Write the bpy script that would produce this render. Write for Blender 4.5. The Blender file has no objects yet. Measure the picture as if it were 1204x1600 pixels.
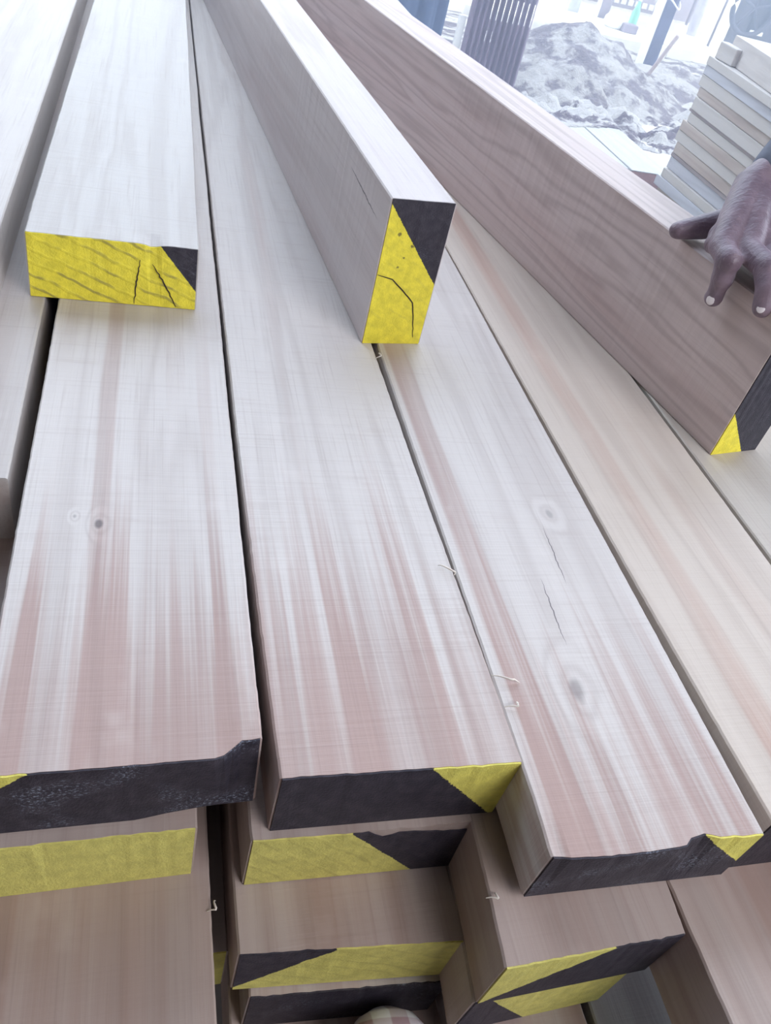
import bpy, bmesh, math, random
from mathutils import Vector, Matrix, noise
random.seed(7)
S = bpy.context.scene
COL = S.collection

# ------------------------------------------------------------------ camera
cam_d = bpy.data.cameras.new('camera')
cam = bpy.data.objects.new('camera', cam_d); COL.objects.link(cam)
rt = Vector((0.95859842, -0.1953164, 0.20722108))
up = Vector((-0.01880761, 0.68268606, 0.73046972))
fw = Vector((0.28413965, 0.70412445, -0.65074835))
cam.matrix_world = Matrix(((rt.x, up.x, -fw.x, 0.0), (rt.y, up.y, -fw.y, 0.0), (rt.z, up.z, -fw.z, 1.05), (0, 0, 0, 1)))
cam_d.sensor_fit = 'VERTICAL'; cam_d.sensor_height = 24.0
cam_d.lens = 24.0 * 1242.55 / 1600.0
cam_d.clip_start = 0.02; cam_d.clip_end = 200
S.camera = cam

# ------------------------------------------------------------------ world and light
SKY = 1.75
w = bpy.data.worlds.new('sky'); S.world = w; w.use_nodes = True
nt = w.node_tree; nt.nodes.clear()
out = nt.nodes.new('ShaderNodeOutputWorld'); bg = nt.nodes.new('ShaderNodeBackground')
tc = nt.nodes.new('ShaderNodeTexCoord'); sp = nt.nodes.new('ShaderNodeSeparateXYZ')
rp = nt.nodes.new('ShaderNodeValToRGB')
rp.color_ramp.elements[0].position = 0.0; rp.color_ramp.elements[0].color = (0.78, 0.89, 1.0, 1)
rp.color_ramp.elements[1].position = 0.8; rp.color_ramp.elements[1].color = (0.66, 0.78, 1.0, 1)
nt.links.new(tc.outputs['Generated'], sp.inputs[0]); nt.links.new(sp.outputs['Z'], rp.inputs[0])
nt.links.new(rp.outputs[0], bg.inputs[0]); bg.inputs[1].default_value = SKY
nt.links.new(bg.outputs[0], out.inputs[0])
# added area lamp under the roof, fills the painted ends from the front
ld = bpy.data.lights.new('front_fill', 'AREA'); ld.shape = 'RECTANGLE'; ld.size = 1.6; ld.size_y = 1.4
ld.energy = 22; ld.color = (0.95, 0.93, 1.0)
lo = bpy.data.objects.new('front_fill', ld); COL.objects.link(lo)
lo.location = (1.3, -1.2, 2.5)
lo.rotation_euler = (Vector((0.3, 0.9, 0.5)) - lo.location).to_track_quat('-Z', 'Y').to_euler()

S.view_settings.view_transform = 'Standard'
S.view_settings.look = 'None'
S.view_settings.exposure = 1.39
S.view_settings.gamma = 1.0
S.view_settings.use_curve_mapping = False
S.cycles.max_bounces = 6
S.cycles.use_denoising = True

# ------------------------------------------------------------------ helpers
def link(o, parent=None):
    COL.objects.link(o)
    if parent: o.parent = parent
    return o

def tag(o, label=None, cat=None, group=None, kind=None):
    if label: o['label'] = label
    if cat: o['category'] = cat
    if group: o['group'] = group
    if kind: o['kind'] = kind
    return o

def empty(name, loc=(0, 0, 0), rz=0):
    o = bpy.data.objects.new(name, None); link(o); o.location = loc; o.rotation_euler = (0, 0, rz)
    o.empty_display_size = 0.05
    return o

def mesh_obj(name, verts, faces, mats, parent=None, smooth=False, midx=None):
    me = bpy.data.meshes.new(name); me.from_pydata([tuple(v) for v in verts], [], faces); me.update()
    for m in (mats if isinstance(mats, (list, tuple)) else [mats]): me.materials.append(m)
    if midx:
        for p, i in zip(me.polygons, midx): p.material_index = i
    if smooth:
        for p in me.polygons: p.use_smooth = True
    bm = bmesh.new(); bm.from_mesh(me); bmesh.ops.recalc_face_normals(bm, faces=bm.faces); bm.to_mesh(me); bm.free()
    return link(bpy.data.objects.new(name, me), parent)

def bm_obj(name, bm, m, parent=None, smooth=False):
    me = bpy.data.meshes.new(name); bm.to_mesh(me); bm.free(); me.materials.append(m)
    if smooth:
        for p in me.polygons: p.use_smooth = True
    return link(bpy.data.objects.new(name, me), parent)

def add_box(bm, c, s, rot=None, bev=0.0):
    r = bmesh.ops.create_cube(bm, size=1.0)
    vs = r['verts']
    bmesh.ops.scale(bm, vec=s, verts=vs)
    if bev:
        es = list({e for v in vs for e in v.link_edges})
        q = bmesh.ops.bevel(bm, geom=es, offset=bev, segments=2, affect='EDGES', profile=0.5)
        vs = list({v for f in q['faces'] for v in f.verts} | {v for v in vs if v.is_valid})
    if rot: bmesh.ops.rotate(bm, cent=(0, 0, 0), matrix=rot, verts=vs)
    bmesh.ops.translate(bm, vec=c, verts=vs)
    return vs

def add_tube(bm, pts, rads, seg=14, cap=True):
    """a tube through points with a radius at each, round caps"""
    pts = [Vector(p) for p in pts]; n = len(pts); rings = []
    if isinstance(rads, (int, float)): rads = [rads] * n
    P, Rr = [], []
    if cap:
        d0 = (pts[0] - pts[1]).normalized(); d1 = (pts[-1] - pts[-2]).normalized()
        for a in (75, 50, 25): P.append(pts[0] + d0 * rads[0] * math.sin(math.radians(a))); Rr.append(rads[0] * math.cos(math.radians(a)))
        P += pts; Rr += list(rads)
        for a in (25, 50, 75): P.append(pts[-1] + d1 * rads[-1] * math.sin(math.radians(a))); Rr.append(rads[-1] * math.cos(math.radians(a)))
    else: P, Rr = pts, list(rads)
    ref = Vector((0, 0, 1))
    if abs((P[-1] - P[0]).normalized().z) > 0.9: ref = Vector((1, 0, 0))
    for i, p in enumerate(P):
        t = (P[min(i + 1, len(P) - 1)] - P[max(i - 1, 0)]).normalized()
        a = t.cross(ref).normalized(); b = t.cross(a).normalized()
        rings.append([bm.verts.new(p + (a * math.cos(2 * math.pi * k / seg) + b * math.sin(2 * math.pi * k / seg)) * Rr[i]) for k in range(seg)])
    for i in range(len(rings) - 1):
        for k in range(seg):
            bm.faces.new((rings[i][k], rings[i][(k + 1) % seg], rings[i + 1][(k + 1) % seg], rings[i + 1][k]))
    bm.faces.new(rings[0][::-1]); bm.faces.new(rings[-1])

def lerp_list(L, x):
    if x <= L[0][0]: return L[0][1:]
    for a, b in zip(L, L[1:]):
        if x <= b[0]:
            t = (x - a[0]) / max(1e-9, b[0] - a[0]); return tuple(p + (q - p) * t for p, q in zip(a[1:], b[1:]))
    return L[-1][1:]

# ------------------------------------------------------------------ materials
class NT:
    def __init__(s, name):
        s.m = bpy.data.materials.new(name); s.m.use_nodes = True
        s.t = s.m.node_tree; s.t.nodes.clear()
        s.o = s.n('ShaderNodeOutputMaterial'); s.b = s.n('ShaderNodeBsdfPrincipled')
        s.l(s.b.outputs[0], s.o.inputs[0])
    def n(s, k, **kw):
        q = s.t.nodes.new(k)
        for a, v in kw.items(): setattr(q, a, v)
        return q
    def l(s, a, b): s.t.links.new(a, b)
    def setin(s, sock, v):
        if hasattr(v, 'links'): s.l(v, sock)
        else: sock.default_value = v
    def math(s, op, a, b=0.0, c=None, clamp=False):
        q = s.n('ShaderNodeMath', operation=op); q.use_clamp = clamp
        s.setin(q.inputs[0], a); s.setin(q.inputs[1], b)
        if c is not None: s.setin(q.inputs[2], c)
        return q.outputs[0]
    def vmul(s, v, k, off=(0, 0, 0)):
        q = s.n('ShaderNodeVectorMath', operation='MULTIPLY_ADD'); s.l(v, q.inputs[0]); q.inputs[1].default_value = k
        s.setin(q.inputs[2], off); return q.outputs[0]
    def noise(s, v, scale=1, detail=3, rough=0.5, dist=0.0):
        q = s.n('ShaderNodeTexNoise'); s.l(v, q.inputs['Vector']); q.inputs['Scale'].default_value = scale
        q.inputs['Detail'].default_value = detail; q.inputs['Roughness'].default_value = rough; q.inputs['Distortion'].default_value = dist
        return q.outputs['Fac']
    def ramp(s, v, a, b, c0=0.0, c1=1.0, smooth=True):
        q = s.n('ShaderNodeMapRange'); q.interpolation_type = 'SMOOTHSTEP' if smooth else 'LINEAR'; q.clamp = True
        s.setin(q.inputs[0], v); q.inputs[1].default_value = a; q.inputs[2].default_value = b; q.inputs[3].default_value = c0; q.inputs[4].default_value = c1
        return q.outputs[0]
    def mix(s, f, a, b, mode='MIX'):
        q = s.n('ShaderNodeMix', data_type='RGBA', blend_type=mode); q.clamp_factor = True
        s.setin(q.inputs[0], f); 
        for sock, v in ((q.inputs[6], a), (q.inputs[7], b)):
            if isinstance(v, tuple): sock.default_value = (*v[:3], 1)
            else: s.l(v, sock)
        return q.outputs[2]
    def obj(s): return s.n('ShaderNodeTexCoord').outputs['Object']
    def bump(s, h, strength=0.3, dist=0.001):
        q = s.n('ShaderNodeBump'); q.inputs['Strength'].default_value = strength; q.inputs['Distance'].default_value = dist
        s.l(h, q.inputs['Height']); s.l(q.outputs[0], s.b.inputs['Normal'])
    def fin(s, col, rough=0.6, spec=0.5, metal=0.0):
        if isinstance(col, tuple): s.b.inputs['Base Color'].default_value = (*col[:3], 1)
        else: s.l(col, s.b.inputs['Base Color'])
        s.setin(s.b.inputs['Roughness'], rough); s.b.inputs['Specular IOR Level'].default_value = spec; s.b.inputs['Metallic'].default_value = metal
        return s.m

def simple(name, col, rough=0.6, var=0.15, scale=20.0, spec=0.4, metal=0.0, bump=0.0, stretch=(1, 1, 1)):
    q = NT(name); v = q.vmul(q.obj(), stretch)
    n = q.noise(v, scale, 4)
    c = q.mix(q.ramp(n, 0.3, 0.7), tuple(x * (1 - var) for x in col), tuple(min(1, x * (1 + var)) for x in col))
    if bump: q.bump(n, bump, 0.004)
    return q.fin(c, rough, spec, metal)

CREAM = (0.78, 0.74, 0.70); PINK = (0.54, 0.39, 0.345); TAN = (0.60, 0.50, 0.42)
def wood(name, cream=CREAM, pink=PINK, bias=0.5, seed=0.0, front=None, knots=(), cracks=(), saw=1.0, fig=0.25, axis='x', mids=(), dark=1.0, rf=(95.0, 26.0)):
    """sawn timber, grain along local Y. front=(y0,y1): pinker bare wood near the front end with streaky limit.
    knots: (x,y,z,r,strength); cracks: (x0,y0,x1,y1,w); mids: stripe centres (x, halfwidth, amount) of darker heartwood"""
    q = NT(name); P = q.obj()
    sx = q.n('ShaderNodeSeparateXYZ'); q.l(P, sx.inputs[0]); X, Y, Z = sx.outputs
    off = (seed * 3.1, seed * 1.7, seed * 2.3)
    big = q.noise(q.vmul(P, (11, 0.8, 11), off), 1, 3, 0.55, 0.6)
    mid = q.noise(q.vmul(P, (60, 1.6, 60), off), 1, 4, 0.6, 0.3)
    fine = q.noise(q.vmul(P, (330, 7.0, 330), off), 1, 3, 0.6)
    sawn = q.noise(q.vmul(P, (5, 300, 5), off), 1, 3, 0.7)
    saw2 = q.noise(q.vmul(P, (14, 90, 14), off), 1, 2, 0.6)
    patch = q.noise(q.vmul(P, (18, 12, 18), off), 1, 3, 0.6)
    # knots bend the rings around them
    kd = None; kdark = None
    wob = q.noise(q.vmul(P, (60, 30, 60), off), 1, 2)
    for (kx, ky, kz, kr, ks) in knots:
        dx = q.math('SUBTRACT', X if axis == 'x' else Z, kx if axis == 'x' else kz)
        dy = q.math('MULTIPLY', q.math('SUBTRACT', Y, ky), 0.6)
        d = q.math('SQRT', q.math('ADD', q.math('MULTIPLY', dx, dx), q.math('MULTIPLY', dy, dy)))
        d = q.math('ADD', d, q.math('MULTIPLY', q.math('SUBTRACT', wob, 0.5), kr * 0.9))
        g = q.ramp(d, 0.0, kr * 4, 1.0, 0.0); k = q.math('MULTIPLY', q.ramp(d, kr * 0.25, kr, 1.0, 0.0), ks)
        kd = g if kd is None else q.math('MAXIMUM', kd, g)
        kdark = k if kdark is None else q.math('MAXIMUM', kdark, k)
    A = X if axis == 'x' else Z
    ph = q.math('ADD', q.math('MULTIPLY', A, rf[0]), q.math('MULTIPLY', big, rf[1]))
    if kd is not None: ph = q.math('ADD', ph, q.math('MULTIPLY', kd, 9.0))
    ring = q.math('ADD', q.math('MULTIPLY', q.math('SINE', ph), 0.5), 0.5)
    ring = q.math('POWER', ring, 2.2)
    amt = q.math('ADD', q.math('MULTIPLY', big, 1.3), q.math('MULTIPLY', mid, 0.75))
    amt = q.math('ADD', amt, -1.02 + bias)
    for (mx, mh, ma) in mids:
        dd = q.math('ABSOLUTE', q.math('SUBTRACT', q.math('ADD', A, q.math('MULTIPLY', q.math('SUBTRACT', big, 0.5), 0.03)), mx))
        amt = q.math('ADD', amt, q.math('MULTIPLY', q.ramp(dd, mh * 0.55, mh, 1.0, 0.0), ma))
    if front:
        yy = q.math('ADD', Y, q.math('MULTIPLY', q.math('SUBTRACT', q.noise(q.vmul(P, (75, 1.0, 75), off), 1, 3, 0.7), 0.5), front[2] if len(front) > 2 else 0.9))
        amt = q.math('ADD', amt, q.ramp(yy, front[0], front[1], 0.72, -0.10))
    f = q.ramp(amt, 0.0, 0.85)
    c = q.mix(f, cream, pink)
    c = q.mix(q.math('MULTIPLY', ring, fig * 0.7), c, tuple(x * 0.55 for x in pink))
    c = q.mix(q.math('MULTIPLY', q.ramp(fine, 0.50, 0.80), 0.24), c, tuple(x * 0.62 for x in pink))
    c = q.mix(q.math('MULTIPLY', q.ramp(sawn, 0.50, 0.80), 0.14 * saw), c, tuple(x * 0.6 for x in pink))
    c = q.mix(q.math('MULTIPLY', q.ramp(saw2, 0.55, 0.8), 0.12 * saw), c, tuple(x * 0.75 for x in pink))
    c = q.mix(q.math('MULTIPLY', q.ramp(patch, 0.60, 0.75), 0.22), c, tuple(min(1, x * 1.18) for x in cream))
    if kdark is not None: c = q.mix(kdark, c, (0.13, 0.105, 0.11))
    for (x0, y0, x1, y1, wd) in cracks:
        t = q.math('DIVIDE', q.math('SUBTRACT', Y, y0), (y1 - y0))
        xc = q.math('ADD', q.math('MULTIPLY', t, x1 - x0), x0)
        dd = q.math('ABSOLUTE', q.math('SUBTRACT', q.math('ADD', A, q.math('MULTIPLY', q.math('SUBTRACT', saw2, 0.5), 0.004)), xc))
        win = q.math('MULTIPLY', q.math('MULTIPLY', t, q.math('SUBTRACT', 1.0, t)), 4.0, clamp=True)
        mk = q.ramp(q.math('DIVIDE', dd, q.math('ADD', q.math('MULTIPLY', win, wd), 1e-6)), 0.5, 1.0, 0.8, 0.0)
        mk = q.math('MULTIPLY', mk, q.math('GREATER_THAN', win, 0.02))
        c = q.mix(mk, c, (0.09, 0.07, 0.08))
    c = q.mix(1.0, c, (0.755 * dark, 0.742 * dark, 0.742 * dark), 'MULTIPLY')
    h = q.math('ADD', q.math('MULTIPLY', sawn, 0.7 * saw), q.math('MULTIPLY', fine, 0.5))
    h = q.math('ADD', h, q.math('MULTIPLY', saw2, 0.6 * saw))
    q.bump(h, 0.35, 0.0012)
    return q.fin(c, 0.5, 0.5)

YEL = (0.86, 0.74, 0.06); YEL2 = (0.68, 0.63, 0.17); BLK = (0.026, 0.023, 0.034)
def paint(name, lines, yel=YEL, mode='and', seed=0.0, fleck=0.0, grain=0.0, ragged=0.0012, grain_rot=0.5, spots=()):
    """end paint: black where every (or any) half plane a*x+b*z+c > 0 in local metres, else yellow"""
    q = NT(name); P = q.obj()
    sx = q.n('ShaderNodeSeparateXYZ'); q.l(P, sx.inputs[0]); X, Y, Z = sx.outputs
    off = (seed, seed * 2, seed * 3)
    rg = q.math('MULTIPLY', q.math('SUBTRACT', q.noise(q.vmul(P, (500, 500, 500), off), 1, 4, 0.7), 0.5), ragged * 4)
    m = None
    for (a, b, cc) in lines:
        v = q.math('ADD', q.math('ADD', q.math('MULTIPLY', X, a), q.math('MULTIPLY', Z, b)), cc)
        v = q.ramp(q.math('ADD', v, rg), -0.0003, 0.0003)
        m = v if m is None else q.math('MINIMUM' if mode == 'and' else 'MAXIMUM', m, v)
    if m is None: m = 0.0
    n1 = q.noise(q.vmul(P, (90, 90, 90), off), 1, 4, 0.6)
    y = q.mix(q.ramp(n1, 0.3, 0.75), tuple(x * 0.86 for x in yel), tuple(min(1, x * 1.1) for x in yel))
    ca, sa = math.cos(grain_rot), math.sin(grain_rot)
    g = q.math('ADD', q.math('MULTIPLY', X, sa), q.math('MULTIPLY', Z, ca))
    g2 = q.math('ADD', q.math('MULTIPLY', g, 420.0), q.math('MULTIPLY', q.noise(q.vmul(P, (25, 25, 25), off), 1, 3), 6.0))
    gl = q.ramp(q.math('SINE', g2), 0.55, 1.0)
    y = q.mix(q.math('MULTIPLY', q.math('MULTIPLY', gl, q.ramp(q.noise(q.vmul(P, (30, 30, 30), (4, 5, seed)), 1, 2), 0.40, 0.62)), grain), y, (0.30, 0.25, 0.07))
    k = q.mix(q.ramp(n1, 0.35, 0.8), BLK, (0.055, 0.048, 0.062))
    if fleck:
        fl = q.noise(q.vmul(P, (420, 420, 700), off), 1, 3, 0.7)
        zone = q.ramp(q.noise(q.vmul(P, (18, 18, 30), (seed, 9, 1)), 1, 2), 0.48, 0.66)
        k = q.mix(q.math('MULTIPLY', q.math('MULTIPLY', q.ramp(fl, 0.5, 0.72), zone), fleck), k, (0.33, 0.38, 0.47))
    for (ax, az, ar) in spots:
        dx = q.math('SUBTRACT', X, ax); dz = q.math('SUBTRACT', Z, az)
        d = q.math('SQRT', q.math('ADD', q.math('MULTIPLY', dx, dx), q.math('MULTIPLY', dz, dz)))
        y = q.mix(q.ramp(q.math('ADD', d, rg), ar * 0.5, ar, 0.8, 0.0), y, (0.09, 0.07, 0.03))
    c = q.mix(m, y, k)
    q.bump(q.math('ADD', q.noise(q.vmul(P, (500, 500, 500), off), 1, 3, 0.6), q.math('MULTIPLY', gl, grain * 0.7)), 0.5, 0.0015)
    return q.fin(c, 0.55, 0.4)

# ------------------------------------------------------------------ the sawn timber
def plank(x0, y0, ztop, wid, thk, length, yaw, mat, label, group='sawn timbers of the stack', pm=None, skew=0.0,
          top=((0, 0, 0),), bot=((0, 0),), ptop=((0, 0),), rough=0.0006, name='timber_plank', plabel=None, ncol=28, lean=0.0, bow=0.0, bowl=0.3):
    """front left corner at (x0,y0), laid along +Y turned by yaw. top: (x, dy, dz) of the front upper arris; bot: (x, dz);
    ptop: (x, dz) strip of bare wood above the paint"""
    r = random.Random(int(abs(x0) * 1e4 + ztop * 1e3 + thk * 77))
    b = 0.0016
    ys = [0.0]; s = 0.006
    while ys[-1] < length:
        ys.append(ys[-1] + s)
        if ys[-1] > 0.8: s *= 1.12
    ys[-1] = length
    xs = [b + (wid - 2 * b) * i / ncol for i in range(ncol + 1)]
    V = []; F = []; RN = 2 * (ncol + 1) + 4
    o1, o2 = r.random() * 50, r.random() * 50
    def fn(y, o, k=1.0): return (noise.noise((y * 55, o, 0)) * 0.6 + noise.noise((y * 170, o, 3)) * 0.6 + noise.noise((y * 4, o, 7)) * 1.3) * rough * k
    def fr(x):
        dy, dz = lerp_list(top, x); return dy + skew * x, dz
    for j, y in enumerate(ys):
        eL, eR = fn(y, o1), fn(y, o2); bw = bow * (1 - math.exp(-y / bowl))
        fade = max(0.0, 1 - y / 0.03)
        ring = []
        for i, x in enumerate(xs):
            dy, dz = fr(x); jit = noise.noise((x * 260, o1, 5)) * 0.0009 + noise.noise((x * 900, o1, 9)) * 0.0005
            ex = eL * (1 - i / ncol) + eR * (i / ncol)
            yy = y + (dy + jit) * fade
            zz = thk + dz * fade
            ring.append((x + ex, yy, zz))
        zt = thk - b
        dyR, dzR = fr(wid); dyL, dzL = fr(0)
        ring.append((wid + eR, y + dyR * fade, zt + dzR * fade))
        bz = lambda x: lerp_list(bot, x)[0]
        ring.append((wid + eR * 0.4, y + skew * wid * fade, b + bz(wid) * max(0, 1 - y / 0.4)))
        for x in reversed(xs):
            ring.append((x, y + skew * x * fade, bz(x) * max(0.0, 1 - y / 0.4)))
        ring.append((0 + eL * 0.4, y + skew * 0 * fade, b + bz(0) * max(0, 1 - y / 0.4)))
        ring.append((0 + eL, y + dyL * fade, zt + dzL * fade))
        V += [(q[0] + bw, q[1], q[2]) for q in ring]
    for j in range(len(ys) - 1):
        a, c = j * RN, (j + 1) * RN
        for k in range(RN): F.append((a + k, a + (k + 1) % RN, c + (k + 1) % RN, c + k))
    n1 = ncol + 1
    def cap(base, V2=V):
        out = []
        for i in range(ncol):
            out.append((base + i, base + i + 1, base + n1 + 2 + (ncol - i - 1), base + n1 + 2 + (ncol - i)))
        out.append((base + ncol, base + n1, base + n1 + 1, base + n1 + 2))
        out.append((base + 0, base + n1 + 2 + ncol, base + n1 + 3 + ncol, base + n1 + 4 + ncol))
        return out
    F += cap(0) + cap((len(ys) - 1) * RN)
    o = mesh_obj('board' if pm else name, V, F, mat)
    o.location = (x0, y0, ztop - thk); o.rotation_euler = (0, lean, -yaw)
    if pm:
        root = empty(name, (x0, y0, ztop - thk)); root.rotation_euler = (0, lean, -yaw)
        o.location = (0, 0, 0); o.rotation_euler = (0, 0, 0); o.parent = root
    else: root = o
    tag(root, label, 'plank' if name == 'timber_plank' else 'timber', group)
    if pm:
        PV = []; PF = []; e = 0.0013
        for lay in (0.0008, -e):
            for i, x in enumerate(xs):
                vt = V[i]; d = lerp_list(ptop, x)[0]
                PV.append((vt[0], vt[1] + lay, vt[2] - 0.0004 + d))
            for i, x in enumerate(xs):
                vb = V[n1 + 2 + (ncol - i)]
                PV.append((vb[0], vb[1] + lay, vb[2] + 0.0003))
        m = n1 * 2
        for i in range(ncol):
            PF.append((m + i, m + i + 1, m + n1 + i + 1, m + n1 + i))
            PF.append((i, i + 1, n1 + i + 1, n1 + i))
            PF.append((i, i + 1, m + i + 1, m + i)); PF.append((n1 + i, n1 + i + 1, m + n1 + i + 1, m + n1 + i))
        PF.append((0, n1, m + n1, m)); PF.append((ncol, n1 + ncol, m + n1 + ncol, m + ncol))
        p = mesh_obj('painted_end', PV, PF, pm, root)
        if plabel: p['label'] = plabel
        root['_'] = 0; del root['_']
        return p
    return o

T = 0.075
Z1 = 0.55
D = math.radians
# ---- top layer
plank(-0.105, 0.288, Z1, 0.184, 0.0745, 4.0, D(-0.1),
      wood('wood_top_first', bias=-0.08, seed=1.3, front=(0.02, 0.30, 0.62), knots=((0.064, 0.231, 0, 0.0042, 0.8), (0.044, 0.240, 0, 0.0020, 0.4)),
           mids=((0.066, 0.012, 0.55), (0.017, 0.008, 0.4), (0.16, 0.01, 0.35))),
      label='wide top-layer plank with a chipped corner and flecked black end, under the flat yellow-ended timber',
      pm=paint('paint_top_first', [(0.8, -1.0, 0.0481)], yel=(0.76, 0.70, 0.15), seed=2, fleck=0.9), skew=0.012,
      top=((0, 0, 0), (0.150, 0, 0), (0.160, 0.004, -0.001), (0.168, 0.013, -0.001), (0.184, 0.014, -0.001)),
      bot=((0, 0.0), (0.10, 0.0), (0.122, 0.006), (0.150, 0.011), (0.184, 0.012)), plabel='rough black painted end with pale flecks')
plank(0.0885, 0.272, Z1, 0.1815, T, 4.0, D(-0.1), bow=-0.006, 
      mat=wood('wood_top_second', bias=-0.12, seed=4.1, front=(0.0, 0.42, 0.75), mids=((0.065, 0.016, 0.3), (0.12, 0.02, 0.25)), saw=1.25),
      label='top-layer plank with a smooth black end and yellow right corner, beside the chipped plank',
      pm=paint('paint_top_second', [(-1.136, -1.0, 0.200)], yel=(0.76, 0.70, 0.15), seed=5, ragged=0.0022), skew=-0.012)
plank(0.2675, 0.200, Z1, 0.1745, 0.0665, 4.1, D(0.1), bow=0.003, 
      mat=wood('wood_top_third', bias=-0.10, seed=7.7, front=(-0.1, 0.35, 0.8), knots=((0.0715, 0.131, 0, 0.0090, 0.5), (0.1265, 0.343, 0, 0.0055, 0.4)),
           cracks=((0.080, 0.175, 0.084, 0.255, 0.0008), (0.108, 0.245, 0.112, 0.325, 0.0008)), mids=((0.022, 0.017, 0.75), (0.16, 0.012, 0.3))),
      label='top-layer plank with a large round knot near its chipped black end',
      pm=paint('paint_top_third', [(-0.88, -1.0, 0.1765)], yel=(0.76, 0.70, 0.15), seed=8, fleck=0.7), skew=-0.012,
      top=((0, 0, -0.002), (0.006, 0, -0.003), (0.012, -0.003, -0.001), (0.06, -0.004, -0.001), (0.105, -0.003, 0), (0.112, 0.003, 0), (0.125, 0.005, 0), (0.135, 0.001, 0), (0.1745, 0, 0)),
      plabel='black painted end with a yellow right corner and a chipped upper edge')
plank(0.4545, 0.205, Z1, 0.176, T, 4.1, D(0.0), bow=-0.0055, 
      mat=wood('wood_top_fourth', cream=(0.76, 0.68, 0.59), pink=(0.62, 0.44, 0.36), bias=0.12, seed=11.2, front=(-0.25, 0.12, 0.6), mids=((0.045, 0.02, 0.4),), saw=0.6),
      label='creamy tan top-layer plank beside the knotty plank, running off the frame',
      pm=paint('paint_top_fourth', [(0, 0, 1)], seed=3))
plank(0.637, 0.10, Z1, 0.18, T, 4.2, D(0.0), bow=-0.006, 
      mat=wood('wood_top_fifth', cream=(0.68, 0.63, 0.55), bias=-0.1, seed=14.0, saw=0.5),
      label='top-layer plank at the right edge carrying the near end of the long reddish timber')
plank(-0.303, 0.575, Z1, 0.183, T, 3.9, D(-0.15),
      wood('wood_left_shade_toned', dark=0.86, bias=0.22, seed=17.5, saw=0.7),  # darker wood colour carries the shade lying on this plank
      label='shaded top-layer plank at the left edge ending short beside the chipped plank')
# flat beam lying on it, far left
plank(-0.36, 0.55, Z1 + 0.062, 0.192, 0.062, 4.0, D(0.0),
      wood('wood_left_upper', bias=-0.12, seed=20.1, saw=0.5, front=None),
      label='broad pale plank lying on the shaded left plank, cut off by the picture edge',
      group='loose timbers lying on the stack')
# ---- second layer and below, shade between layers put into darker albedo
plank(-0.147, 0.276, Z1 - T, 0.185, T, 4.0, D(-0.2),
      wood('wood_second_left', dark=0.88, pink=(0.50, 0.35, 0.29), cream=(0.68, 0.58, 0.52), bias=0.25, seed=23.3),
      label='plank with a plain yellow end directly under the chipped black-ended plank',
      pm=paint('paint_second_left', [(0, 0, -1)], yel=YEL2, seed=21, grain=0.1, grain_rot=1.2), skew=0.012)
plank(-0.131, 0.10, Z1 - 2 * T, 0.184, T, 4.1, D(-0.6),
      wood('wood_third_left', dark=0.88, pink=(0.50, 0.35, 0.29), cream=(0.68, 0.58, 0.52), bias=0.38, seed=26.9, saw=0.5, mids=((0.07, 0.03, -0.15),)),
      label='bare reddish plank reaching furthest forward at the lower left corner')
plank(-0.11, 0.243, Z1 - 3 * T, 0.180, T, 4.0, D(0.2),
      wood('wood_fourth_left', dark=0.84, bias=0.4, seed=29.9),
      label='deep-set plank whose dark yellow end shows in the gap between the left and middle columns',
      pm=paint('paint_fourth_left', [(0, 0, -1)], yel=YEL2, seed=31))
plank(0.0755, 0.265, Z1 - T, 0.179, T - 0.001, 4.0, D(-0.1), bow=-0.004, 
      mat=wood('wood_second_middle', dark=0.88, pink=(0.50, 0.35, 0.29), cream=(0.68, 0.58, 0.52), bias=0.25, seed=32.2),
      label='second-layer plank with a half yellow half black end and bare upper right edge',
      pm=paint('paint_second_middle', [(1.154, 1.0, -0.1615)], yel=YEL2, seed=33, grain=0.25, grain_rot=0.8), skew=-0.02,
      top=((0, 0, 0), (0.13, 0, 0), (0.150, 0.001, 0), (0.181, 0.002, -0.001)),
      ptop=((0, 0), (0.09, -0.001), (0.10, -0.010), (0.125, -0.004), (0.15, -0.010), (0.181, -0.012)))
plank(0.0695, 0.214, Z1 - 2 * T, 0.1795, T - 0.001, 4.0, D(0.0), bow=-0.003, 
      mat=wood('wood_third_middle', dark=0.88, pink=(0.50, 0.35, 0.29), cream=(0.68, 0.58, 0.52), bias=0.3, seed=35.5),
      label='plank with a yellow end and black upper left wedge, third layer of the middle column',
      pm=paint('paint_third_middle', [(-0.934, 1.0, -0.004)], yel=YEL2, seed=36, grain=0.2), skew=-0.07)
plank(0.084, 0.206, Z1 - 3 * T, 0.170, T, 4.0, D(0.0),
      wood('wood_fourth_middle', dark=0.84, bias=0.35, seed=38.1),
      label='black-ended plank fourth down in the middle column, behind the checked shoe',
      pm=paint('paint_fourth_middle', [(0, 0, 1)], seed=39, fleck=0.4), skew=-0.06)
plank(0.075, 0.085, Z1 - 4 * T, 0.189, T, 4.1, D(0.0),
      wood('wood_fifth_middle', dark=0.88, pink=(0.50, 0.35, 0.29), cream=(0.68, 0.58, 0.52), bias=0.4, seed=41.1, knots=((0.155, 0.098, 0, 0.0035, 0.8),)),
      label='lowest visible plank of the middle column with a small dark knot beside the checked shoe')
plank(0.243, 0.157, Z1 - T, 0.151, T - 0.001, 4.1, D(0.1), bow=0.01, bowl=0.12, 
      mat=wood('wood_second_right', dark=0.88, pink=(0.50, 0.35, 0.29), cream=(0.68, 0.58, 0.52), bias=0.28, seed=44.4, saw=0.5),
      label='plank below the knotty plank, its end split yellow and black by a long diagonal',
      pm=paint('paint_second_right', [(0.824, -1.0, 0.0)], yel=YEL2, seed=45), skew=0.03)
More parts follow.
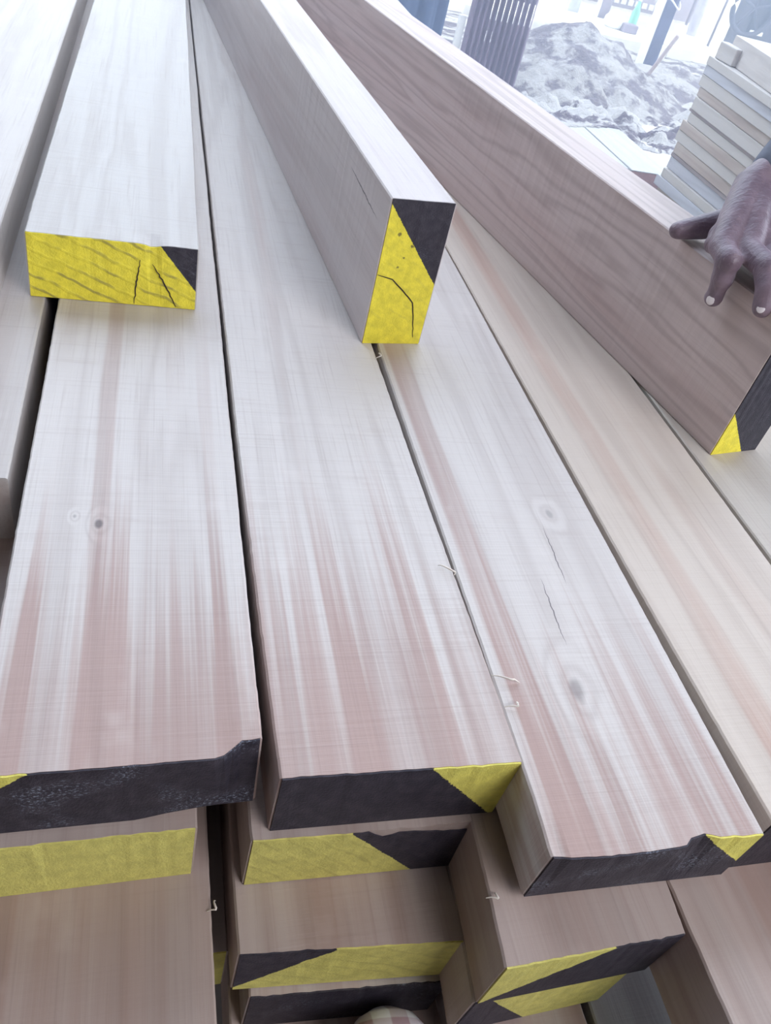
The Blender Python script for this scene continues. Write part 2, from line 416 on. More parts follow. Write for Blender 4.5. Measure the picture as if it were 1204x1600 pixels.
plank(0.242, 0.158, Z1 - 2 * T, 0.142, T, 4.1, D(0.1), bow=0.01, bowl=0.12, 
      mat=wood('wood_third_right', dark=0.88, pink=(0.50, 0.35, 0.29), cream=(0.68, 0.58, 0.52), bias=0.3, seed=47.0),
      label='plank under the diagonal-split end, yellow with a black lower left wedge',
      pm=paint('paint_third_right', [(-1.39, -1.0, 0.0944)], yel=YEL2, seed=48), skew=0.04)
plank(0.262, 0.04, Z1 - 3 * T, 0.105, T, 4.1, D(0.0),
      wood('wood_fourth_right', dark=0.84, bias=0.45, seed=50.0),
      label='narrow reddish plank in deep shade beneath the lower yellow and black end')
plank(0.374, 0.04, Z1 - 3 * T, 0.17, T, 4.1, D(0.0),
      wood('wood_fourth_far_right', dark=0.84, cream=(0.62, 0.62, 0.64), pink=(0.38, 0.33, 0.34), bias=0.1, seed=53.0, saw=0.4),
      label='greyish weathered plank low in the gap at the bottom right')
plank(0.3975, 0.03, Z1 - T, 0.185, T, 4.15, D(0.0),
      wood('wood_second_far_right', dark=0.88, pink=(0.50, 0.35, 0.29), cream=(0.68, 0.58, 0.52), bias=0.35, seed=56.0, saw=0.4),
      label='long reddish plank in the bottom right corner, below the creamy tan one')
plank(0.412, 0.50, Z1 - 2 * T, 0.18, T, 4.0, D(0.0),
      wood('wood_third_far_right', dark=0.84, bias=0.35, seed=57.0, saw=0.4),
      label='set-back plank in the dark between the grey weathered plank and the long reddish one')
# bearers that carry the stack off the ground
M_bear = wood('wood_bearer', bias=0.5, seed=60.0, saw=0.4)
def bearer(y, label):
    bm = bmesh.new(); add_box(bm, (0.26, y, 0.087), (1.15, 0.16, 0.174), bev=0.004)
    o = bm_obj('support_timber', bm, M_bear); tag(o, label, 'timber', 'bearers beneath the stack')
# ---- beams lying loose on top
end_flat = plank(-0.1375, 0.897, Z1 + 0.078, 0.187, 0.0775, 4.2, D(0.35),
      wood('wood_flat_beam', cream=(0.70, 0.68, 0.65), bias=-0.30, seed=63.0, saw=1.2),
      label='pale timber lying flat at the upper left, yellow end with a black right corner', group='loose timbers lying on the stack',
      pm=paint('paint_flat_beam', [(1.26, 1.0, -0.2577)], seed=64, grain=0.75, grain_rot=0.42, fleck=0.2), skew=0.012, name='square_timber',
      top=((0, 0, 0), (0.125, 0, 0), (0.132, 0.003, -0.004), (0.142, 0.003, -0.003), (0.148, 0, 0), (0.187, 0, 0)), plabel='bright yellow end with a black triangle and drying cracks')
end_upright = plank(0.2495, 0.8525, Z1 + 0.184, 0.080, 0.184, 4.3, D(-4.41),
      wood('wood_upright_beam', cream=(0.80, 0.74, 0.73), pink=(0.62, 0.48, 0.46), bias=0.12, seed=66.0, axis='z', cracks=((0.145, 0.03, 0.155, 0.17, 0.0014),), saw=0.5, fig=0.2),
      label='timber standing on its narrow edge in the middle, end mostly yellow with black upper right', group='loose timbers lying on the stack',
      pm=paint('paint_upright_beam', [(1.234, 1.0, -0.1797)], seed=67, grain=0.15, fleck=0.2, spots=((0.0115, 0.1675, 0.0022), (0.0185, 0.1435, 0.0030), (0.030, 0.1155, 0.0018), (0.0375, 0.130, 0.0022), (0.0255, 0.1035, 0.0020), (0.020, 0.158, 0.0016))), skew=0.05, name='square_timber', ncol=14, plabel='yellow end with a curved crack and a black upper triangle')
plank(0.6545, 0.656, Z1 + 0.185, 0.080, 0.185, 4.6, D(-10.33),
      wood('wood_long_beam', cream=(0.80, 0.69, 0.66), pink=(0.63, 0.47, 0.44), bias=0.22, seed=69.0, axis='z', fig=0.5, rf=(260.0, 52.0), saw=0.5),
      label='long reddish timber standing on edge at the right under the resting hand', group='loose timbers lying on the stack',
      pm=paint('paint_long_beam', [(1.167, 1.0, -0.063)], seed=70, fleck=0.3), skew=0.02, name='square_timber', ncol=14, plabel='black end with a yellow lower left triangle')
for y, l in ((0.62, 'thick timber bearer under the near part of the stack'), (2.2, 'thick timber bearer under the middle of the stack'), (3.9, 'thick timber bearer under the far part of the stack')): bearer(y, l)

# ---- drying cracks in the painted ends
M_crack = simple('crack_dark', (0.035, 0.025, 0.02), 0.9, 0.1)
def crack(paint_obj, pts, wd):
    V, F = [], []
    for i, (x, z) in enumerate(pts):
        a = pts[max(i - 1, 0)]; b = pts[min(i + 1, len(pts) - 1)]
        dx, dz = b[0] - a[0], b[1] - a[1]; L = math.hypot(dx, dz) or 1; nx, nz = -dz / L, dx / L
        k = wd * math.sin(math.pi * (0.12 + 0.76 * i / (len(pts) - 1)))
        yy = lambda xx: skews[paint_obj.name] * xx - 0.0013
        for yo in (0.0, -0.0005):
            V += [(x + nx * k, yy(x) + yo, z + nz * k), (x - nx * k, yy(x) + yo, z - nz * k)]
    n = len(pts)
    for i in range(n - 1):
        a, b = 4 * i, 4 * (i + 1)
        F += [(a, a + 1, b + 1, b), (a + 2, a + 3, b + 3, b + 2), (a, a + 2, b + 2, b), (a + 1, a + 3, b + 3, b + 1)]
    F += [(0, 1, 3, 2), (4 * n - 4, 4 * n - 3, 4 * n - 1, 4 * n - 2)]
    mesh_obj('crack', V, F, M_crack, paint_obj)
def wiggle(pts, n=8, amp=0.0008):
    o = []
    for a, b in zip(pts, pts[1:]):
        for i in range(n):
            t = i / n; o.append((a[0] + (b[0] - a[0]) * t + random.uniform(-amp, amp), a[1] + (b[1] - a[1]) * t))
    return o + [pts[-1]]
skews = {end_flat.name: 0.012, end_upright.name: 0.05}
crack(end_flat, wiggle([(0.122, 0.058), (0.118, 0.030), (0.115, 0.002)]), 0.0008)
crack(end_flat, wiggle([(0.135, 0.054), (0.150, 0.030), (0.163, 0.002)]), 0.0008)
crack(end_upright, wiggle([(0.002, 0.093), (0.022, 0.088), (0.040, 0.073), (0.056, 0.058), (0.062, 0.035), (0.068, 0.010)], 4, 0.0005), 0.0008)

# ---- curls of wood caught on the arrises
M_curl = simple('curl_wood', (0.72, 0.66, 0.58), 0.6, 0.1)
def curl(x, y, z, L, a, label):
    bm = bmesh.new(); pts = []
    for i in range(9):
        t = i / 8; pts.append((x + math.cos(a) * L * t + 0.003 * math.sin(5 * t), y + math.sin(a) * L * t + 0.002 * math.cos(7 * t), z + 0.0012 + 0.004 * math.sin(math.pi * t)))
    add_tube(bm, pts, [0.0004 + 0.0005 * math.sin(math.pi * i / 8) for i in range(9)], 6)
    tag(bm_obj('wood_curl', bm, M_curl, smooth=True), label, 'wood curl', 'splinters and curls caught between the planks')
for x, y, z, L, a, l in ((0.262, 0.815, Z1, 0.014, 0.9, 'tiny wood curl in the gap near the upright timber'),
                         (0.266, 0.455, Z1, 0.016, 2.2, 'thin wood curl on the gap beside the knotty plank, halfway along'),
                         (0.268, 0.345, Z1, 0.026, -0.3, 'longest pale splinter lying across the gap level with the large knot'),
                         (0.270, 0.315, Z1, 0.016, 0.2, 'short splinter on the gap nearest the yellow corner'),
                         (0.243, 0.202, Z1 - T, 0.012, 0.2, 'small wood curl on the plank under the knotty plank'),
                         (0.048, 0.245, Z1 - 2 * T, 0.012, 0.7, 'splinter hanging into the dark gap at the lower left')):
    curl(x, y, z, L, a, l)

# ------------------------------------------------------------------ ground, shed
def struct(o): o['kind'] = 'structure'; return o
q = NT('ground_dirt'); P = q.obj()
n1 = q.noise(P, 1.4, 5, 0.6); n2 = q.noise(P, 14, 5, 0.7); n3 = q.noise(q.vmul(P, (30, 60, 30)), 1, 4, 0.7)
c = q.mix(q.ramp(n1, 0.35, 0.65), (0.52, 0.50, 0.48), (0.68, 0.66, 0.64))
c = q.mix(q.ramp(n2, 0.5, 0.7, 0, 0.5), c, (0.36, 0.33, 0.33))
c = q.mix(q.ramp(n3, 0.55, 0.75, 0, 0.5), c, (0.78, 0.76, 0.72))
q.bump(n2, 0.6, 0.02); M_ground = q.fin(c, 0.9, 0.2)
bm = bmesh.new(); add_box(bm, (4, 14, -0.05), (60, 60, 0.1)); struct(bm_obj('floor', bm, M_ground))
M_sf = simple('added_earth', (0.15, 0.12, 0.105), 0.95, 0.3, 9, bump=0.5)
bm = bmesh.new(); add_box(bm, (0.5, -0.6, 0.001), (9.0, 5.4, 0.002)); struct(bm_obj('floor_shed_added', bm, M_sf))  # dark slab added to cut light bouncing into the plank gaps
M_roof_unseen = simple('roof_unseen', (0.16, 0.15, 0.15), 0.6, 0.2, 5)
bm = bmesh.new(); add_box(bm, (0.5, -0.6, 3.3), (9.0, 5.4, 0.06)); struct(bm_obj('ceiling_unseen', bm, M_roof_unseen))  # unseen roof, put in to dim the near planks
M_wall = simple('shed_wall', (0.20, 0.17, 0.155), 0.8, 0.2, 3)
bm = bmesh.new(); add_box(bm, (0.5, -3.3, 1.64), (9.0, 0.1, 3.28)); struct(bm_obj('wall_back', bm, M_wall))
bm = bmesh.new(); add_box(bm, (-3.05, 1.4, 1.64), (0.1, 9.3, 3.28)); struct(bm_obj('wall_left_unseen', bm, M_wall))  # unseen wall, lengthened to keep side sky light out of the gaps

# ------------------------------------------------------------------ the pile of sawn boards at the right
def stack_board(corner, yaw, z, th, wd, L, mat, label, grp='boards of the tall pile', name='sawn_board'):
    bm = bmesh.new(); add_box(bm, (wd / 2, -L / 2, th / 2), (wd, L, th), bev=0.002)
    o = bm_obj(name, bm, mat); o.location = (corner[0], corner[1], z); o.rotation_euler = (0, 0, -yaw)
    return tag(o, label, 'board', grp)
bm_mats = [wood('wood_pile_pale', cream=(0.70, 0.68, 0.66), pink=(0.50, 0.43, 0.42), bias=-0.1, seed=81, saw=0.3, axis='z'),
           wood('wood_pile_tan', cream=(0.66, 0.60, 0.55), pink=(0.48, 0.38, 0.35), bias=0.15, seed=84, saw=0.3, axis='z'),
           wood('wood_pile_blue', cream=(0.68, 0.71, 0.79), pink=(0.50, 0.49, 0.56), bias=-0.05, seed=87, saw=0.3, axis='z'),
           wood('wood_pile_dark', cream=(0.50, 0.45, 0.46), pink=(0.34, 0.28, 0.30), bias=0.2, seed=90, saw=0.3, axis='z')]
order = [(1, .040), (3, .014), (1, .044), (2, .040), (0, .034), (2, .046), (3, .016), (1, .042), (0, .040), (1, .038), (0, .034), (3, .012), (0, .044), (1, .034), (0, .040), (2, .034), (0, .030)]
names = {0: 'pale', 1: 'tan', 2: 'bluish grey', 3: 'thin dark'}
z = 0.03; cnt = len(order); rr = random.Random(3); made = []
ordinal = ['lowest', 'second lowest', 'third lowest', 'fourth', 'fifth', 'sixth', 'seventh', 'eighth', 'ninth', 'tenth', 'eleventh', 'twelfth', 'thirteenth', 'fourteenth', 'fifteenth', 'sixteenth', 'second highest', 'highest']
for i, (m, th) in enumerate(order):
    yaw = D(-4 + 12.0 * z / 0.62)
    dx = rr.uniform(-0.010, 0.010); dy = rr.uniform(-0.022, 0.012)
    stack_board((1.99 + dx, 3.04 + dy), yaw, z, th - 0.001, 0.5, 1.9, bm_mats[m],
                f'{names[m]} board in the tall pile at the right, {ordinal[i]} from the ground' if i < 16 else f'{names[m]} board in the tall pile at the right, {ordinal[i]} of the thin ones')
    z += th
zt = z
stack_board((2.03, 3.0), D(11), zt, 0.085, 0.45, 1.9, wood('wood_pile_top', cream=(0.74, 0.71, 0.69), pink=(0.62, 0.55, 0.52), bias=-0.35, seed=93, saw=0.2, axis='z'),
            'thick pale squared board lying on top of the tall pile', name='sawn_board')
bm = bmesh.new(); add_box(bm, (0, 0, 0.028), (0.035, 0.12, 0.056), bev=0.004)
o = bm_obj('wood_block', bm, bm_mats[0]); o.location = (2.005, 2.95, zt); tag(o, 'small white block standing at the far end of the tall pile top', 'block')
# low layer of boards lying on the ground beyond the stack
for k, (x, ln, dyy, dz) in enumerate(((1.22, 0.72, 0.02, 0.0), (1.53, 0.72, 0.0, 0.0), (1.80, 0.76, 0.015, 0.002), (2.00, 0.74, 0.0, 0.0))):
    wd = (0.30, 0.26, 0.19, 0.22)[k]
    bm = bmesh.new(); add_box(bm, (wd / 2, ln / 2, 0.05), (wd, ln, 0.10), bev=0.003)
    o = bm_obj('ground_board', bm, wood('wood_ground_board' + 'abcd'[k], cream=(0.62, 0.65, 0.68), pink=(0.42, 0.41, 0.45), bias=-0.1, seed=96 + k, saw=0.3))
    o.location = (x, 3.27 + dyy, 0.0); tag(o, ('pale floor-level board nearest the corrugated sheet, mostly hidden', 'pale floor-level board second from the corrugated sheet', 'narrow pale floor-level board between two seams, behind the long timber', 'pale floor-level board touching the tall pile')[k], 'board', 'pale boards lying on the ground')
q = NT('red_brown'); M_red = q.fin(q.mix(q.ramp(q.noise(q.obj(), 20, 3), .3, .7), (0.09, 0.045, 0.05), (0.12, 0.06, 0.065)), 0.8, 0.3)
bm = bmesh.new(); add_box(bm, (0, 0, 0.049), (1.1, 0.19, 0.098), bev=0.002); o = bm_obj('brown_block', bm, M_red); o.location = (1.75, 3.05, 0.0)
o.location = (1.65, 3.168, 0.0); tag(o, 'added dull red-brown block between the long timber and the tall pile', 'metal block')  # added block, shows as the red-brown triangle before the ground boards

# ------------------------------------------------------------------ sawdust
q = NT('sawdust'); P = q.obj()
n1 = q.noise(P, 6, 5, 0.65); n2 = q.noise(q.vmul(P, (40, 40, 40)), 1, 5, 0.7)
c = q.mix(q.ramp(n1, 0.44, 0.56), (0.46, 0.45, 0.46), (0.215, 0.195, 0.235)); c = q.mix(q.ramp(n2, 0.5, 0.75, 0, 0.4), c, (0.6, 0.59, 0.57))
q.bump(n2, 0.9, 0.02); M_dust = q.fin(c, 0.95, 0.1)
q = NT('shavings'); P = q.obj()
n1 = q.noise(q.vmul(P, (3.0, 7.5, 3)), 1, 5, 0.7, 1.0); n2 = q.noise(q.vmul(P, (30, 45, 30)), 1, 5, 0.7)
c = q.mix(q.ramp(n1, 0.48, 0.56), (0.55, 0.54, 0.55), (0.17, 0.15, 0.19)); c = q.mix(q.ramp(n2, 0.5, 0.7, 0, 0.4), c, (0.62, 0.61, 0.60))
q.bump(n2, 0.9, 0.02); M_litter = q.fin(c, 0.95, 0.1)
def fbm(x, y, s, o=4, sd=0.0):
    v = 0; a = 1
    for k in range(o): v += a * noise.noise((x * s + sd, y * s, sd * 1.3 + k)); s *= 2.1; a *= 0.5
    return v
def heightfield(name, x0, x1, y0, y1, n, m, fn, mat, smooth=True):
    V, F = [], []
    for j in range(m + 1):
        for i in range(n + 1):
            x = x0 + (x1 - x0) * i / n; y = y0 + (y1 - y0) * j / m; V.append((x, y, fn(x, y)))
    for j in range(m):
        for i in range(n):
            a = j * (n + 1) + i
            if max(V[a][2], V[a + 1][2], V[a + n + 1][2], V[a + n + 2][2]) > -0.015: F.append((a, a + 1, a + n + 2, a + n + 1))
    return mesh_obj(name, V, F, mat, smooth=smooth)
def cone(x, y, cx, cy, rx, ry, h, p=1.1):
    d = math.hypot((x - cx) / rx, (y - cy) / ry)
    return h * max(0.0, 1 - d) ** p if d < 1 else 0.0
def pile(x, y):
    wob = 0.10 * fbm(x, y, 3.0, 3, 2.0)
    h = max(cone(x + wob, y + wob, 2.52, 5.25, 0.80, 0.75, 0.345, 1.05), cone(x + wob, y - wob, 2.20, 4.86, 0.42, 0.40, 0.20, 0.75))
    if h <= 0: return -0.02
    return h + 0.035 * fbm(x, y, 7.0, 4, 5.0) * min(1, h * 12)
o = heightfield('sawdust_heap', 1.5, 3.5, 4.2, 6.2, 150, 150, pile, M_dust); tag(o, 'high two-humped heap of pale sawdust beside the corrugated sheet', 'sawdust heap'); o['kind'] = 'stuff'
def mound(x, y):
    h = cone(x + .1 * fbm(x, y, 4, 3, 9), y, 3.35, 5.45, 0.65, 0.5, 0.17, 1.0)
    return h + 0.02 * fbm(x, y, 8, 3, 4) * min(1, h * 12) if h > 0 else -0.02
o = heightfield('sawdust_mound', 2.6, 4.1, 4.8, 6.1, 90, 80, mound, M_dust); tag(o, 'low sawdust mound right of the leaning stick, behind the tall pile', 'sawdust mound'); o['kind'] = 'stuff'
def litter(x, y):
    edge = 3.70 + 0.22 * (x - 1.5) + 0.10 * noise.noise((x * 3, 1.0, 1)) + 0.05 * noise.noise((x * 11, 1.0, 4))
    e = min(x - 1.55, 4.6 - x, y - edge, 6.8 - y)
    if e < 0: return -0.02
    v = fbm(x, y * 1.8, 5.0, 5, 3.0)
    near = max(0, min(1, (5.3 - y) / 0.5)); t = max(0.0, min(1.0, (y - 3.95) / 0.5)); rise = 0.104 * (1 - t * t * (3 - 2 * t)) * max(0.0, min(1.0, (2.36 - x) / 0.14))
    return rise + min(1, e * 8) * (0.014 + (0.012 + 0.06 * near) * max(-0.2, v))
o = heightfield('shavings_litter', 1.5, 4.7, 3.5, 6.9, 230, 230, litter, M_litter); tag(o, 'trampled sheets and curls of wood shavings covering the ground', 'wood shavings'); o['kind'] = 'stuff'

# ------------------------------------------------------------------ things standing in the yard
M_sheet = simple('corrugated_paint', (0.23, 0.195, 0.28), 0.55, 0.15, 6, spec=0.4)
V, F = [], []
nx, nz = 11 * 8, 50; X0, X1, ZT = 1.548, 1.905, 1.3
for lay in (0, 1):
    for j in range(nz + 1):
        for i in range(nx + 1):
            V.append((X0 + (X1 - X0) * i / nx, 4.60 + 0.011 * math.cos(2 * math.pi * i / 8) + lay * 0.0015, ZT * j / nz))
NN = (nx + 1) * (nz + 1)
for j in range(nz):
    for i in range(nx):
        zc = ZT * (j + 0.5) / nz; ridge = i // 8; col = i % 8
        hole = (col == 3 and ridge >= 3 and 0.35 < zc < 0.43) or (col == 3 and ridge in (3, 4) and 0.24 < zc < 0.29)
        if hole: continue
        a = j * (nx + 1) + i; F.append((a, a + 1, a + nx + 2, a + nx + 1)); F.append((NN + a, NN + a + 1, NN + a + nx + 2, NN + a + nx + 1))
o = mesh_obj('corrugated_sheet', V, F, M_sheet, smooth=True); tag(o, 'mauve corrugated metal sheet with light shining through its slits', 'metal sheet')
M_white = simple('white_paint', (0.82, 0.84, 0.86), 0.5, 0.05)
def post(name, x, y, sx_, sy_, h, mat, label, cat='post', rz=0.0, z0=0.0, tilt=(0, 0)):
    bm = bmesh.new(); add_box(bm, (0, 0, h / 2), (sx_, sy_, h), bev=min(sx_, sy_) * 0.08)
    o = bm_obj(name, bm, mat); o.location = (x, y, z0); o.rotation_euler = (tilt[0], tilt[1], rz); return tag(o, label, cat)
post('white_batten', 1.527, 4.64, 0.034, 0.03, 0.325, M_white, 'short white batten standing at the near edge of the corrugated sheet', 'batten')
M_blue = simple('blue_cloth', (0.10, 0.15, 0.29), 0.7, 0.15, 4); M_blue2 = simple('blue_grey_paint', (0.28, 0.34, 0.48), 0.6, 0.1)
V, F = [], []; ns, nh = 72, 24
for j in range(nh + 1):
    t = j / nh
    for k in range(ns):
        a = 2 * math.pi * k / ns; fold = 0.02 * math.sin(9 * a + 1.5 * t) * (1 - 0.5 * t) + 0.012 * math.sin(17 * a)
        r = 1.0 - 0.25 * max(0, t - 0.8) / 0.2
        V.append((1.37 + (0.165 * r + fold) * math.cos(a) + 0.02 * t, 5.05 + (0.16 * r + fold) * math.sin(a), 1.25 * t))
for j in range(nh):
    for k in range(ns): F.append((j * ns + k, j * ns + (k + 1) % ns, (j + 1) * ns + (k + 1) % ns, (j + 1) * ns + k))
F.append(tuple(range(ns))[::-1]); F.append(tuple(nh * ns + k for k in range(ns)))
o = mesh_obj('draped_cloth', V, F, M_blue, smooth=True); tag(o, 'tall dark blue cloth hanging in folds beside the corrugated sheet', 'cloth')
post('grey_box', 1.195, 4.72, 0.075, 0.07, 0.19, M_blue2, 'small blue-grey box below the dark blue cloth', 'box')
post('grey_machine', 0.98, 5.3, 0.26, 0.30, 0.9, M_blue2, 'blue-grey machine body behind the long timber at the top edge', 'machine')
M_post = simple('post_blue', (0.085, 0.10, 0.20), 0.6, 0.15, 8); M_mauve = simple('mauve_paint', (0.30, 0.27, 0.36), 0.6, 0.1, 5)
post('shed_post', 3.535, 6.17, 0.10, 0.10, 2.9, M_post, 'dark blue square post rising from the sawdust', rz=D(8))
post('post_lit_strip', 3.435, 6.10, 0.055, 0.03, 2.8, M_white, 'white strip painted for the lit left side of the dark blue post', 'board')  # white strip stands in for light on the post's left face
bm = bmesh.new()
pts = [Vector((3.53 + 0.09 * math.cos(a), 6.17 + 0.09 * math.sin(a), 0.43 + 0.03 * math.sin(2 * a))) for a in [i * 2 * math.pi / 24 for i in range(25)]]
add_tube(bm, pts, 0.006, 8, cap=False); tag(bm_obj('wire_loop', bm, M_white, smooth=True), 'pale wire looped around the dark blue post', 'wire')
post('brown_post', 3.66, 7.42, 0.10, 0.08, 3.0, M_mauve, 'mauve-brown post with a bright edge behind the sawdust heap', rz=D(5))
post('post_bright_edge', 3.585, 7.36, 0.03, 0.03, 3.0, M_white, 'thin white strip making the bright left edge of the mauve-brown post')  # white strip added as the brown post's bright left edge
post('pale_post', 3.42, 7.5, 0.10, 0.06, 3.0, simple('pale_blue', (0.62, 0.66, 0.78), 0.5), 'pale bluish post farther back than the white strip', 'post')
post('leaning_brace', 3.84, 6.75, 0.06, 0.05, 1.1, simple('pale_brace', (0.70, 0.73, 0.80), 0.5), 'pale leaning brace crossing behind the dark blue post', 'brace', z0=0.09, tilt=(0, D(-10)))
M_steel = simple('thin_steel', (0.22, 0.20, 0.28), 0.5, 0.1)
def rod(name, pts, r, mat, label, cat):
    bm = bmesh.new(); add_tube(bm, pts, r, 10); return tag(bm_obj(name, bm, mat, smooth=True), label, cat)
rod('iron_rod', [(4.90, 8.1, 0), (4.92, 8.1, 3.0)], 0.013, M_steel, 'dark thin rod rising behind the white tub', 'rod')
rod('brown_pole', [(4.90, 7.6, 0), (4.93, 7.6, 1.6)], 0.011, M_steel, 'thin brown pole standing in the bright yard beyond the tall pile', 'pole')
rod('pipe_column', [(5.05, 8.2, 0), (5.06, 8.2, 3.0)], 0.05, simple('pipe_lilac', (0.55, 0.55, 0.72), 0.5), 'lilac pipe beside the thin dark rod', 'pipe')
rod('wooden_stick', [(2.86, 5.02, 0.0), (2.93, 5.01, 0.20), (3.0, 5.0, 0.385)], [0.011, 0.012, 0.013], simple('stick_wood', (0.40, 0.34, 0.36), 0.7), 'slim wooden stick leaning out of the sawdust', 'stick')
def lathe(name, prof, loc, mat, label=None, cat=None, parent=None, seg=28):
    V, F = [], []
    for (r, z_) in prof:
        for k in range(seg): V.append((r * math.cos(2 * math.pi * k / seg), r * math.sin(2 * math.pi * k / seg), z_))
    for j in range(len(prof) - 1):
        for k in range(seg): F.append((j * seg + k, j * seg + (k + 1) % seg, (j + 1) * seg + (k + 1) % seg, (j + 1) * seg + k))
    F.append(tuple(range(seg))[::-1]); F.append(tuple((len(prof) - 1) * seg + k for k in range(seg)))
    o = mesh_obj(name, V, F, mat, parent, smooth=True); o.location = loc
    if label: tag(o, label, cat)
    return o
# bright kerbs and plinths
M_conc = simple('pale_concrete', (0.80, 0.80, 0.79), 0.8, 0.06, 6)
def slab(name, c0, s0, label, rz=0.0, cat='concrete ledge'):
    bm = bmesh.new(); add_box(bm, (0, 0, s0[2] / 2), s0, bev=0.006); o = bm_obj(name, bm, M_conc); o.location = c0; o.rotation_euler = (0, 0, rz); return tag(o, label, cat)
slab('concrete_plinth', (3.36, 6.95, 0), (1.1, 0.75, 0.09), 'long low concrete plinth behind the sawdust heap', D(1))
slab('concrete_block', (4.22, 6.95, 0), (0.60, 0.62, 0.10), 'short pale concrete block under the white tub', D(4))
slab('timber_sleeper', (2.48, 6.75, 0), (0.55, 0.25, 0.08), 'pale low sleeper by the far edge of the corrugated sheet', D(-8), 'sleeper')
lathe('white_tub', [(0.045, 0), (0.05, 0.01), (0.047, 0.12), (0.035, 0.14)], (4.06, 6.75, 0.10), M_white, 'small white tub standing on the pale concrete block', 'tub')
bt = empty('green_bottle', (3.78, 7.05, 0.09)); tag(bt, 'pale green bottle on the long plinth', 'bottle')
M_green = simple('bottle_green', (0.25, 0.62, 0.50), 0.35, 0.1)
lathe('bottle_body', [(0.03, 0), (0.034, 0.01), (0.034, 0.12), (0.014, 0.19), (0.013, 0.21)], (0, 0, 0), M_green, parent=bt)
lathe('cap', [(0.016, 0.208), (0.016, 0.235), (0.012, 0.238)], (0, 0, 0), M_white, parent=bt)
lathe('white_sack', [(0.07, 0), (0.09, 0.03), (0.085, 0.07), (0.05, 0.11), (0.015, 0.125)], (3.58, 6.98, 0.09), M_white, 'rounded white sack on the plinth beside the green bottle', 'sack')
post('dark_crate', 3.68, 6.90, 0.13, 0.10, 0.06, M_mauve, 'small dark crate in front of the white sack', 'crate', z0=0.09)
# low store wall with a white band in the distance
bl = empty('yard_shed', (0, 0, 0)); tag(bl, 'distant mauve shed front with a broken white band', 'shed')
bm = bmesh.new(); add_box(bm, (4.75, 9.05, 0.6), (1.5, 0.12, 1.2)); bm_obj('shed_front', bm, simple('shed_mauve', (0.36, 0.33, 0.44), 0.7, 0.1, 4), bl)
bm = bmesh.new()
for k in range(12): add_box(bm, (4.22 + k * 0.082, 8.975, 0.06), (0.055, 0.02, 0.05))
b_ = bm_obj('white_band', bm, M_white, bl)
bm = bmesh.new(); add_box(bm, (4.87, 8.975, 0.28), (0.05, 0.02, 0.06)); bm_obj('white_spot', bm, M_white, bl)  # small white box makes the pale spot on the shed front
# machine wheel at the top right
mw = empty('spoked_machine_wheel', (4.78, 7.0, 0.0)); tag(mw, 'dark machine with a round wheel at the top right corner', 'machine')
M_dark = simple('machine_dark', (0.06, 0.06, 0.10), 0.45, 0.2, 12)
bm = bmesh.new(); R0 = 0.20
pts = [Vector((R0 * math.cos(a), -0.03, 0.44 + R0 * math.sin(a))) for a in [i * 2 * math.pi / 40 for i in range(41)]]
add_tube(bm, pts, 0.022, 10, cap=False); bm_obj('wheel_rim', bm, M_dark, mw, True)
for k in range(5):
    a = k * 2 * math.pi / 5 + 0.3; bm = bmesh.new(); add_tube(bm, [(0, -0.03, 0.44), (R0 * math.cos(a), -0.03, 0.44 + R0 * math.sin(a))], 0.012, 8); bm_obj('spoke', bm, M_dark, mw, True)
bm = bmesh.new(); add_box(bm, (0.24, 0.14, 0.35), (0.42, 0.26, 0.70), bev=0.02); bm_obj('machine_body', bm, M_dark, mw)
bm = bmesh.new(); add_box(bm, (0.12, -0.02, 0.27), (0.12, 0.03, 0.03), bev=0.004); bm_obj('white_lever', bm, M_white, mw)
bm = bmesh.new(); add_box(bm, (3.0, 12.5, 1.4), (7.0, 0.15, 2.8)); struct(bm_obj('wall_yard', bm, simple('yard_wall_white', (0.86, 0.87, 0.84), 0.8, 0.03, 2)))

# ------------------------------------------------------------------ person leaning on the long timber
q = NT('skin'); P = q.obj()
n1 = q.noise(P, 30, 4); n2 = q.noise(q.vmul(P, (160, 160, 160)), 1, 4, 0.7); wr = q.noise(q.vmul(P, (90, 240, 120)), 1, 3, 0.6)
c = q.mix(q.ramp(n1, 0.35, 0.7), (0.165, 0.120, 0.155), (0.245, 0.185, 0.225)); c = q.mix(q.ramp(n2, 0.5, 0.8, 0, 0.35), c, (0.34, 0.26, 0.27))
q.bump(q.math('ADD', wr, q.math('MULTIPLY', n2, 0.4)), 0.55, 0.0022); M_skin = q.fin(c, 0.42, 0.5)
M_nail = simple('nail', (0.86, 0.82, 0.84), 0.25, 0.05, spec=0.6)
M_shirt = simple('shirt_grey', (0.13, 0.145, 0.19), 0.8, 0.2, 40, bump=0.3); M_trs = simple('trouser_cloth', (0.09, 0.08, 0.09), 0.85, 0.1, 30); M_hair = simple('hair', (0.02, 0.018, 0.018), 0.6, 0.1)
def remeshed(name, build, mat, voxel, parent, smooth=6, factor=0.5):
    bm = bmesh.new(); build(bm); o = bm_obj(name, bm, mat, parent, True)
    m = o.modifiers.new('r', 'REMESH'); m.mode = 'VOXEL'; m.voxel_size = voxel; m.use_smooth_shade = True
    s = o.modifiers.new('s', 'SMOOTH'); s.iterations = smooth; s.factor = factor
    return o
W_ = Vector((0.697, 0.846, 0.806))
MC = {'i': Vector((0.621, 0.772, 0.760)), 'm': Vector((0.648, 0.763, 0.764)), 'r': Vector((0.674, 0.762, 0.762)), 'p': Vector((0.697, 0.768, 0.755))}
